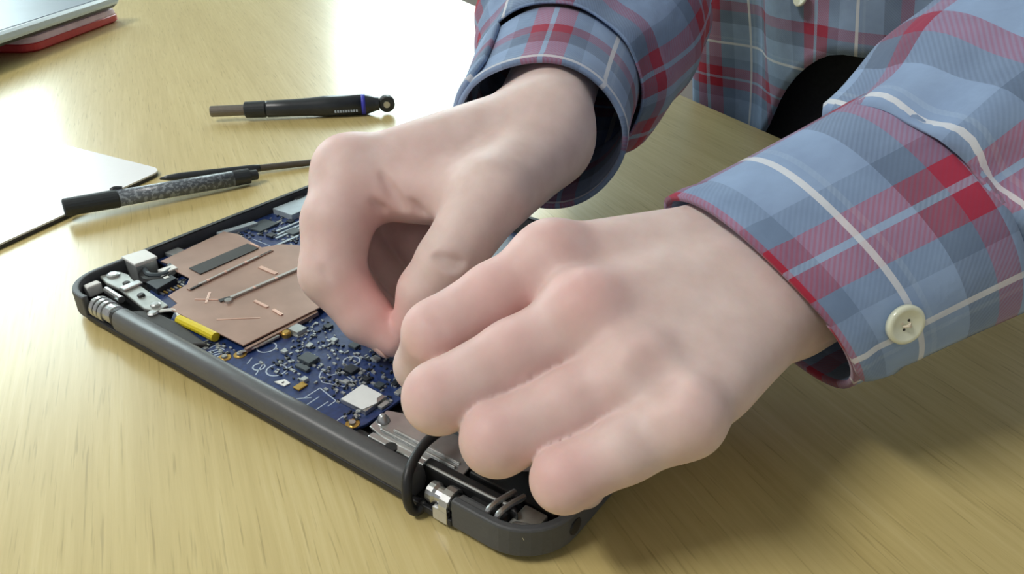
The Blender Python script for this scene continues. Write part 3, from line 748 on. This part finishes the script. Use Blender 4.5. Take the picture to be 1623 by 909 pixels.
# left hand (nearer the camera): back of the hand up, fingers bent over the hinge edge
LI, LM, LR, LP_ = V3(97.9, -36.6, 71.3), V3(119.3, -49.4, 64), V3(140.8, -56, 55.5), V3(159.6, -62.4, 51.6)
LA = unit(V3(.89, -.39, -.26)); LN = unit(V3(.09, -.405, .91))
LW = V3(150.5, 14, 59); LF = unit(V3(.53, .76, .38))
LIp, LMp, LRp, LPp = V3(77.8, -72.0, 54.0), V3(93.0, -89.0, 45.6), V3(114.3, -88.6, 39.8), V3(137.0, -88.6, 36.8)
CURL = unit(V3(-.28, .80, -.53)); DROP = unit(V3(.15, .35, -.92))
Wr, Wu = LW-LA*15, LW+LA*14
E_left = V3(282, 203, 152)
left_hand = dict(
    kf=1.3, kweb=6,
    palm=[(Wr+LF*6+LN*2, LI-LN*2.5, 15.5, 12.8), (LW+LF*6+LN*2.5, LM-LN*1.2, 17, 13.2), (LW+LA*6+LF*6+LN*2, LR-LN*1.5, 17, 12.8), (Wu-LA*2+LF*6, LP_-LN*1-LA*1, 14.5, 9.6),
          (Wr, LW+LF*60-LA*12, 17.5, 19), (Wu, LW+LF*60+LA*12, 16.5, 19),
          (LW-LN*10-LA*16-LF*8, LI-LN*16+LF*10, 13, 11), (LW-LN*8+LA*6-LF*10, LP_-LN*9-LA*11+LF*16, 12, 8.5)],
    fingers=[
        dict(j=[(LI-LN*2, 12.2), (LI*.5+LIp*.5, 10.9), (LIp, 10.6), (V3(67, -68.5, 35), 9.0), (V3(66, -55.5, 23), 7.2), (V3(66, -50, 19.5), 6.4)]),
        dict(j=[(LM-LN*2, 12.6), (LM*.5+LMp*.5, 11.0), (LMp, 10.7), (LMp+CURL*24, 9.6), (LMp+CURL*24+DROP*13, 7.6), (LMp+CURL*24+DROP*16.5, 6.8)]),
        dict(j=[(LR-LN*2, 12.2), (LR*.5+LRp*.5, 10.3), (LRp, 10.5), (LRp+CURL*23, 9.4), (LRp+CURL*23+DROP*7, 7.8), (LRp+CURL*23+DROP*9, 7)]),
        dict(j=[(LP_-LN*1.5, 9.8), (LP_*.5+LPp*.5, 9.0), (LPp, 8.9), (LPp+CURL*19, 8.2), (LPp+CURL*19+DROP*8, 6.8), (LPp+CURL*19+DROP*10, 6)]),
        dict(j=[(LW-LA*18-LN*12-LF*4, 12), (V3(96, -14, 44), 11.5), (V3(74, -38, 33), 10), (V3(56, -50, 25), 7.2)]),
    ],
    bumps=[(LI+LN*3.4, 7, 12), (LM+LN*4.4, 7, 12), (LR+LN*4, 6.5, 12), (LP_+LN*4, 5.5, 11)],
    dents=[(LR*.45+LP_*.55+LN*16.5-LF*2, 6, 6)],
    creases=[((79.1, -77.8, 63.9), (86.8, -77.2, 61.0), .5, 1.4)],
    flush=[(LI+LN*12, 13, .30), (LM+LN*13, 11, .40), (LR+LN*12, 9, .15), (LP_+LN*11, 9, .15),
           (LIp+LN*6, 11, .35), (LMp+LN*9, 9, .32), (LRp+LN*9, 9, .34), (LPp+LN*8, 9, .36), ((LI+LIp)/2+LN*10, 16, .35), ((LM+LMp)/2+LN*10, 14, .28), ((LR+LRp)/2+LN*8, 14, .22)])

# right hand (further back): seen from the thumb side, thumb and index finger pinching
RI, RM, RR, RP = V3(-10.5, -22.3, 73.2), V3(-22, -8, 67), V3(-33, 7, 59), V3(-42, 21, 50)
RW = V3(31, 52, 80); RF = unit(V3(-33, 71, 13)); RA = unit(V3(-.72, .40, -.42))
RN = unit(np.cross(unit(RW-RM), RA)); RN = RN if RN[2] > 0 else -RN
E_right = V3(-75, 280, 150)
right_hand = dict(
    palm=[(RW-RA*12, RI-RN*1, 17, 13.2), (RW-RA*3, RM, 17, 12.5), (RW+RA*7, RR, 16, 12), (RW+RA*14, RP, 15, 11),
          (RW-RA*10, RW+RF*60-RA*9, 18, 19), (RW+RA*13+RN*1, RW+RF*60+RA*10, 18.5, 19),
          (RW-RA*8-RN*12, V3(44, 4, 68), 13, 13), (V3(2, -20, 68), V3(34, -2, 68), 12.5, 14), (V3(20, 24, 60), V3(-18, 4, 52), 14, 13)],
    fingers=[
        dict(j=[(RI-RN*1, 13.6), (V3(-2, -39, 59.5), 13.8), (V3(4.5, -50, 43.5), 12.6), (V3(20.7, -49.3, 28.5), 10.0), (V3(33.5, -48.2, 22.5), 7.0)]),
        dict(j=[(RM, 12.5), (V3(-9.3, -36.5, 36.5), 11.5), (V3(11, -37, 22), 9.0), (V3(27, -37.5, 19), 7.0)]),
        dict(j=[(RR, 12), (V3(-13, -17, 34), 11), (V3(6, -19, 24), 9), (V3(20, -22, 22), 7.4)]),
        dict(j=[(RP, 11), (V3(-10, 0, 40), 11), (V3(8.5, -1, 37), 11.5), (V3(20, -8, 31), 10)]),
        dict(j=[(RW-RA*10-RN*8, 16), (V3(50, -6, 72.5), 15), (V3(47, -30, 52.5), 11.8), (V3(42, -36.5, 41), 11.2), (V3(38.5, -43.5, 29), 7.4)]),
    ],
    kf=1.6, kweb=9,
    bumps=[(RI+RN*3, 8, 12), (RM+RN*3, 7, 12)],
    creases=[((11.2, -25.6, 78.6), (16.7, -25.8, 72.1), .8, 2.4), ((14.5, -25.9, 74.5), (20.7, -24.3, 65.9), 1.2, 3.0), ((23.7, -22.9, 69.4), (27.5, -20.3, 63.5), .8, 2.4), ((11.2, -31.6, 69.2), (15.5, -29.0, 64.0), .7, 2.2),
             ((49.6, -40.2, 59.4), (54.5, -37.5, 59.3), 1.0, 2.0), ((54.5, -37.5, 59.3), (58.2, -33.9, 56.9), 1.0, 2.0), ((51.5, -40.4, 57.6), (57.7, -35.9, 55.0), .8, 1.8), ((8.7, -59.4, 52.0), (13.4, -58.7, 47.7), .45, 1.4)],
    flush=[(RI+RN*10, 12, .25), (V3(6, -44, 54), 14, .25), (V3(22, -46, 38), 12, .6), (V3(32, -46, 30), 12, .6), (V3(4, -30, 60), 14, .4), (V3(14, -8, 66), 14, .35)])

def body_mesh():
    parts = []
    for s in (left_hand, right_hand): parts.append(make_hand(s, 1.0))
    # the rest of the body under the clothes, coarse
    sh_l, sh_r = SH_L, SH_R
    coarse = dict(palm=[(LW+LF*40, E_left, 22, 36), (E_left, sh_l, 38, 52), (RW+RF*40, E_right, 22, 36), (E_right, sh_r, 38, 52),
                        (sh_l, sh_r, 55, 55), (TC+V3(0, 0, 10)+ge*60, TT+ge*60, 76, 96), (TC+V3(0, 0, 10)-ge*60, TT-ge*60, 76, 96), (TT, TT+V3(0, 0, 90)-gn*40, 60, 52)],
                  fingers=[dict(j=[(TC+V3(0, 0, 10), 70), (TC+V3(0, 0, 60), 70)])], flush=[], kpalm=40, kweb=40)
    parts.append(make_hand(coarse, 8.0))
    V = []; Q = []; fl = []; o = 0
    for v, q, f in parts: V.append(v); Q.append(q+o); fl.append(f); o += len(v)
    return np.concatenate(V), np.concatenate(Q), np.concatenate(fl)

# torso placement: beyond the table edge, leaning over it
TC = W2(195, 0)+gn*(eb+165)+V3(0, 0, -40)               # hips
TT = W2(195, 0)+gn*(eb+70)+V3(0, 0, 380)                # chest
SH_L = TT-ge*165+V3(0, 0, 40); SH_R = TT+ge*165+V3(0, 0, 40)

person = root('person', 'person in a red and blue plaid shirt working on the laptop with both hands', 'person', (TC[0], TC[1], -740))
po_ = np.array([TC[0], TC[1], -740.0])
Vb, Qb, flb = body_mesh()
bm_ = bpy.data.meshes.new('body')
bm_.from_pydata(((Vb-po_)*MM).tolist(), [], Qb.tolist()); bm_.update()
at_ = bm_.attributes.new('flush', 'FLOAT', 'POINT'); at_.data.foreach_set('value', flb.astype(np.float32))
bm_.polygons.foreach_set('use_smooth', [True]*len(bm_.polygons)); bm_.materials.append(M['skin'])
body = bpy.data.objects.new('body', bm_); col.objects.link(body); body.parent = person
tag(body, 'bare skin hands and wrists')

def fingernail(c, ax, up, a, b, h):
    ax = unit(ax); up = unit(np.asarray(up)-np.dot(up, ax)*ax); sd = np.cross(ax, up); mb = MB(); rings = []
    for q in np.linspace(0, 1, 7):
        r = math.cos(q*math.pi/2*.98); rings.append([np.asarray(c)+up*h*math.sin(q*math.pi/2)+ax*a*r*math.copysign(abs(math.cos(t))**.7, math.cos(t))+sd*b*r*math.copysign(abs(math.sin(t))**.7, math.sin(t))-up*2.2*(r*math.sin(t))**2 for t in np.linspace(0, 2*math.pi, 20, endpoint=False)])
    return mb.loft(rings).build('fingernail', M['nail'], body, po_, smooth=True)
fingernail((28.6, -52.2, 18.7), (12.8, 1.1, -6), (-.40, -.45, -.80), 6.0, 5.0, 1.6)
fingernail((20.0, -40.5, 13.6), (16, -.5, -3), (-.15, -.3, -.95), 6.0, 4.8, 1.4)
# ---- cloth helpers
def cloth_grid(name, P, UV, m, parent, thick=1.4, closed=False, smooth=True):
    """P[row][col] points (mm), UV the same shape; a sheet given real thickness"""
    nr, nc = len(P), len(P[0])
    me = bpy.data.meshes.new(name)
    v = [tuple((np.asarray(p)-po_)*MM) for r in P for p in r]; f = []; fu = []
    for i in range(nr-1):
        for j in range(nc if closed else nc-1):
            j2 = (j+1) % nc
            f.append((i*nc+j, i*nc+j2, (i+1)*nc+j2, (i+1)*nc+j))
            u = [UV[i][j], list(UV[i][j2]), list(UV[i+1][j2]), UV[i+1][j]]
            if closed and j2 == 0:
                u[1] = [UV[i][j][0]+(UV[i][j][0]-UV[i][j-1][0]), UV[i][j2][1]]; u[2] = [UV[i+1][j][0]+(UV[i+1][j][0]-UV[i+1][j-1][0]), UV[i+1][j2][1]]
            fu += u
    me.from_pydata(v, [], f); me.update()
    lay = me.uv_layers.new(name='cloth')
    for k_, u in enumerate(fu): lay.data[k_].uv = (float(u[0]), float(u[1]))
    me.materials.append(m)
    if smooth: me.polygons.foreach_set('use_smooth', [True]*len(me.polygons))
    ob = bpy.data.objects.new(name, me); col.objects.link(ob); ob.parent = parent
    if thick:
        so_ = ob.modifiers.new('thickness', 'SOLIDIFY'); so_.thickness = thick*MM; so_.offset = -1
    return ob

def frame(t, ref):
    t = unit(t); a = unit(ref-np.dot(ref, t)*t); b = np.cross(t, a); return t, a, b

def fold_noise(th, s, seed):
    r = random.Random(seed); v = 0
    for k_ in range(7):
        fth = r.choice([1, 2, 2, 3, 4]); fs = r.uniform(.008, .045); ph = r.uniform(0, 6.28); v += math.sin(fth*th+fs*s*6.28*r.choice([-1, 1])*.8+ph)/(1+.25*k_)
    return v/2.6

def sleeve(name, axis_pts, radii, ref, seed, pleat, m, uoff=0, voff=0, amp=3.2):
    """tube of cloth along a curved axis: gathered pleats at the start, soft folds along it"""
    P = catmull(axis_pts, 12); n = len(P); NC = 72
    Rr = catmull([V3(a, b, 0) for a, b in radii], 12)
    rows, uvs = [], []; s = 0
    for i in range(n):
        if i: s += np.linalg.norm(P[i]-P[i-1])
        t = P[min(i+1, n-1)]-P[max(i-1, 0)]; t, a, b = frame(t, ref)
        row, uv = [], []
        g = math.exp(-s/26.0); ramp = min(1, s/30.0)
        for j in range(NC):
            th = 2*math.pi*j/NC
            k_ = amp*ramp*fold_noise(th, s, seed)+pleat*g*math.sin(th*9+1.3)*(.35+.65*abs(math.sin(th*1.5)))*min(1, s/4)
            # cloth bunches into diagonal ridges towards the bend
            k_ += amp*.7*ramp*max(0, math.sin(s*.085+th*1.0+seed))**3
            ra_, rb_ = Rr[i][0]+k_, Rr[i][1]+k_
            row.append(P[i]+a*ra_*math.cos(th)+b*rb_*math.sin(th)); uv.append((uoff+th/(2*math.pi)*236, voff+s))
        rows.append(row); uvs.append(uv)
    return cloth_grid(name, rows, uvs, m, shirt, 1.2, closed=True)

def cuff(name, c0, c1, ref, r0, r1, th0, overlap, m, uoff=0, voff=0, seed=1, flare=0, corner=True, slant=0, slant2=0):
    """buttoned cuff: a thick strip wrapped round the wrist, its end lapping over its start"""
    t, a, b = frame(c1-c0, ref); Lc = np.linalg.norm(c1-c0); NR, NC = 15, 96
    rows, uvs = [], []
    for i in range(NR):
        f = i/(NR-1); row, uv = [], []
        for j in range(NC):
            q = j/(NC-1); th = th0+q*(2*math.pi+overlap)
            lift = 3.0*max(0, (q-.80)/.20)**1.2 - 0.0
            sc = 1+.012*math.sin(3*th+seed)+.01*math.sin(5*th+2*seed+f*2)
            ff = f
            if corner:   # rounded lapping corner
                e = (1-q)*(2*math.pi+overlap)*36
                if e < 9: ff = f*(1-.0)+ (1-f)*(.16*(1-e/9)**2)
            ra_ = (r0[0]*(1-ff)+r1[0]*ff)*sc+lift+flare*(1-ff)**3; rb_ = (r0[1]*(1-ff)+r1[1]*ff)*sc+lift+flare*(1-ff)**3
            # hem stitching ridge
            hem = .5*math.exp(-((f-.06)/.04)**2)-.35*math.exp(-((f-.13)/.03)**2)
            row.append(c0+t*(ff*Lc+(slant*(math.cos(th)-.9)+slant2*math.sin(th))*(1-ff))+a*(ra_+hem)*math.cos(th)+b*(rb_+hem)*math.sin(th))
            uv.append((uoff+(th-th0)/(2*math.pi)*224, voff+ff*Lc))
        rows.append(row); uvs.append(uv)
    ob = cloth_grid(name, rows, uvs, m, shirt, 2.4)
    return ob, (t, a, b)

# ---- shirt body: loose tube hanging from the shoulders, hem lifted in front
def shirt_body():
    NC, NR = 120, 44; rows, uvs = [], []
    for i in range(NR):
        f = i/(NR-1); row, uv = [], []
        for j in range(NC):
            th = 2*math.pi*j/NC                                   # 0 = +ge side, pi/2 = front (towards table)
            e_ = min(1, max(0, (th-1.20)/.80)); e2_ = min(1, max(0, (th-3.0)/1.2)); hem = -75+140*e_*e_*(3-2*e_)-120*e2_*e2_*(3-2*e2_)
            z = hem+(440-hem)*f
            q = (z+40)/420.0; c = TC*(1-q)+TT*q
            wa, wb = 205-20*max(0, q-.75)*4, 128
            if q > .86: sct = math.sqrt(max(.05, 1-((q-.86)/.32)**2)); wa *= sct; wb *= sct
            k_ = (9*math.sin(th*7+.6*math.sin(z*.012))+6*math.sin(th*11+z*.006+1)+4*math.sin(th*17-z*.02))*(1-.6*f)
            row.append(V3(c[0], c[1], z)+ge*(wa+k_)*math.cos(th)-gn*(wb+k_)*math.sin(th)); uv.append((th/(2*math.pi)*1080, z))
        rows.append(row); uvs.append(uv)
    return cloth_grid('shirt', rows, uvs, M['plaid_body'], person, 1.5, closed=True)
shirt = shirt_body(); tag(shirt, 'red and blue plaid flannel shirt')

# trousers
tr_ = MB(); n = 40
def ell(c, a, b, z): return [V3(c[0], c[1], z)+ge*a*math.cos(t)-gn*b*math.sin(t) for t in np.linspace(0, 2*math.pi, n, endpoint=False)]
tr_.loft([ell(TC-gn*52, 168, 112, 240), ell(TC-gn*30, 172, 106, 120), ell(TC-gn*8, 174, 108, 20), ell(TC, 176, 108, -60), ell(TC, 168, 100, -160)])
for sgn in (-1, 1):
    tr_.loft([ell(TC+ge*sgn*80, 84, 92, -120), ell(TC+ge*sgn*86, 80, 84, -300), ell(TC+ge*sgn*92, 62, 66, -520), ell(TC+ge*sgn*96, 56, 62, -739)])
tag(tr_.build('trousers', M['denim'], person, po_, smooth=True), 'dark trousers')

# left arm: cuff, sleeve
LC0 = LW+LF*3+LA*1.5-LN*1.5; LC1 = LW+LF*62+LA*5-LN*1
cfL, fL = cuff('cuff', LC0, LC1, LA, (43.5, 33.5), (46, 38), math.radians(-38), .78, M['plaid_cuff'], uoff=0, voff=0, seed=2, flare=1.5, slant=8, slant2=4)
sleeve('sleeve', [LC1-LF*3, LC1+LF*45-LA*3+LN*3, LC1*.45+E_left*.55, E_left, E_left*.5+SH_L*.5, SH_L], [(46, 39), (57, 50), (62, 57), (68, 64), (74, 72), (84, 80)], LA, 5, 5.0, M['plaid'], 40, 58, amp=4.6)
# right arm
RC0 = RW+RF*10+V3(0, 0, -8.5); RC1 = RC0+RF*56
RB = unit(np.cross(RF, V3(0, 0, 1)))
cfR, fR = cuff('cuff', RC0, RC1, RB, (38, 36), (43, 41), math.radians(200), .5, M['plaid_cuff'], uoff=60, voff=20, seed=4, flare=2)
sleeve('sleeve', [RC1-RF*3, RC1+RF*40+V3(6, 4, 0), RC1*.45+V3(9, 6, 0)+E_right*.55, E_right, E_right*.5+SH_R*.5, SH_R], [(45, 44), (60, 54), (68, 60), (72, 66), (76, 72), (86, 82)], RB, 9, 2.6, M['plaid'], 10, 78)

# button on the left cuff
def shirt_button(name, c, nrm, r, parent):
    nrm = unit(nrm)
    b = MB().lathe(c, nrm, [(0, r*.8), (.3, r), (1.6, r), (2.1, r*.92), (2.0, r*.74), (1.5, r*.62), (1.4, .05)], 32, cap=False).build(name, M['button'], parent, po_, smooth=True)
    return b

# cuff button sits on the lapped end of the left cuff
bt, ba_, bb_ = fL
thb = math.radians(-25)
bc_ = LC0+bt*(18+(8*(math.cos(thb)-.9)+4*math.sin(thb))*.6)+ba_*47.4*math.cos(thb)+bb_*38.0*math.sin(thb)
bnrm = unit(ba_*math.cos(thb)/46+bb_*math.sin(thb)/37)
sbut = shirt_button('button', bc_, bnrm, 6.2, shirt)

for dx, dy in ((-1, -1), (1, -1), (1, 1), (-1, 1)):
    u_, v_ = unit(bt), unit(np.cross(bnrm, bt))
    MB().lathe(bc_+u_*dx*1.1+v_*dy*1.1+bnrm*1.35, bnrm, [(0, .5), (.25, .4)], 8).build('thread_hole', M['rubber'] if dx*dy > 0 else M['thread'], shirt, po_)
MB().tube([bc_+bnrm*1.5-unit(bt)*1.2, bc_+bnrm*2.3, bc_+bnrm*1.5+unit(bt)*1.2], .45, 6, 3).build('button_thread', M['thread'], shirt, po_)
# front placket button
thp = 1.84; zp = 99; qp = (zp+40)/420.0; cp_ = TC*(1-qp)+TT*qp
shirt_button('button', V3(cp_[0], cp_[1], zp)+ge*207*math.cos(thp)-gn*133*math.sin(thp)-gn*4, -gn+V3(0, 0, .2), 6.0, shirt)
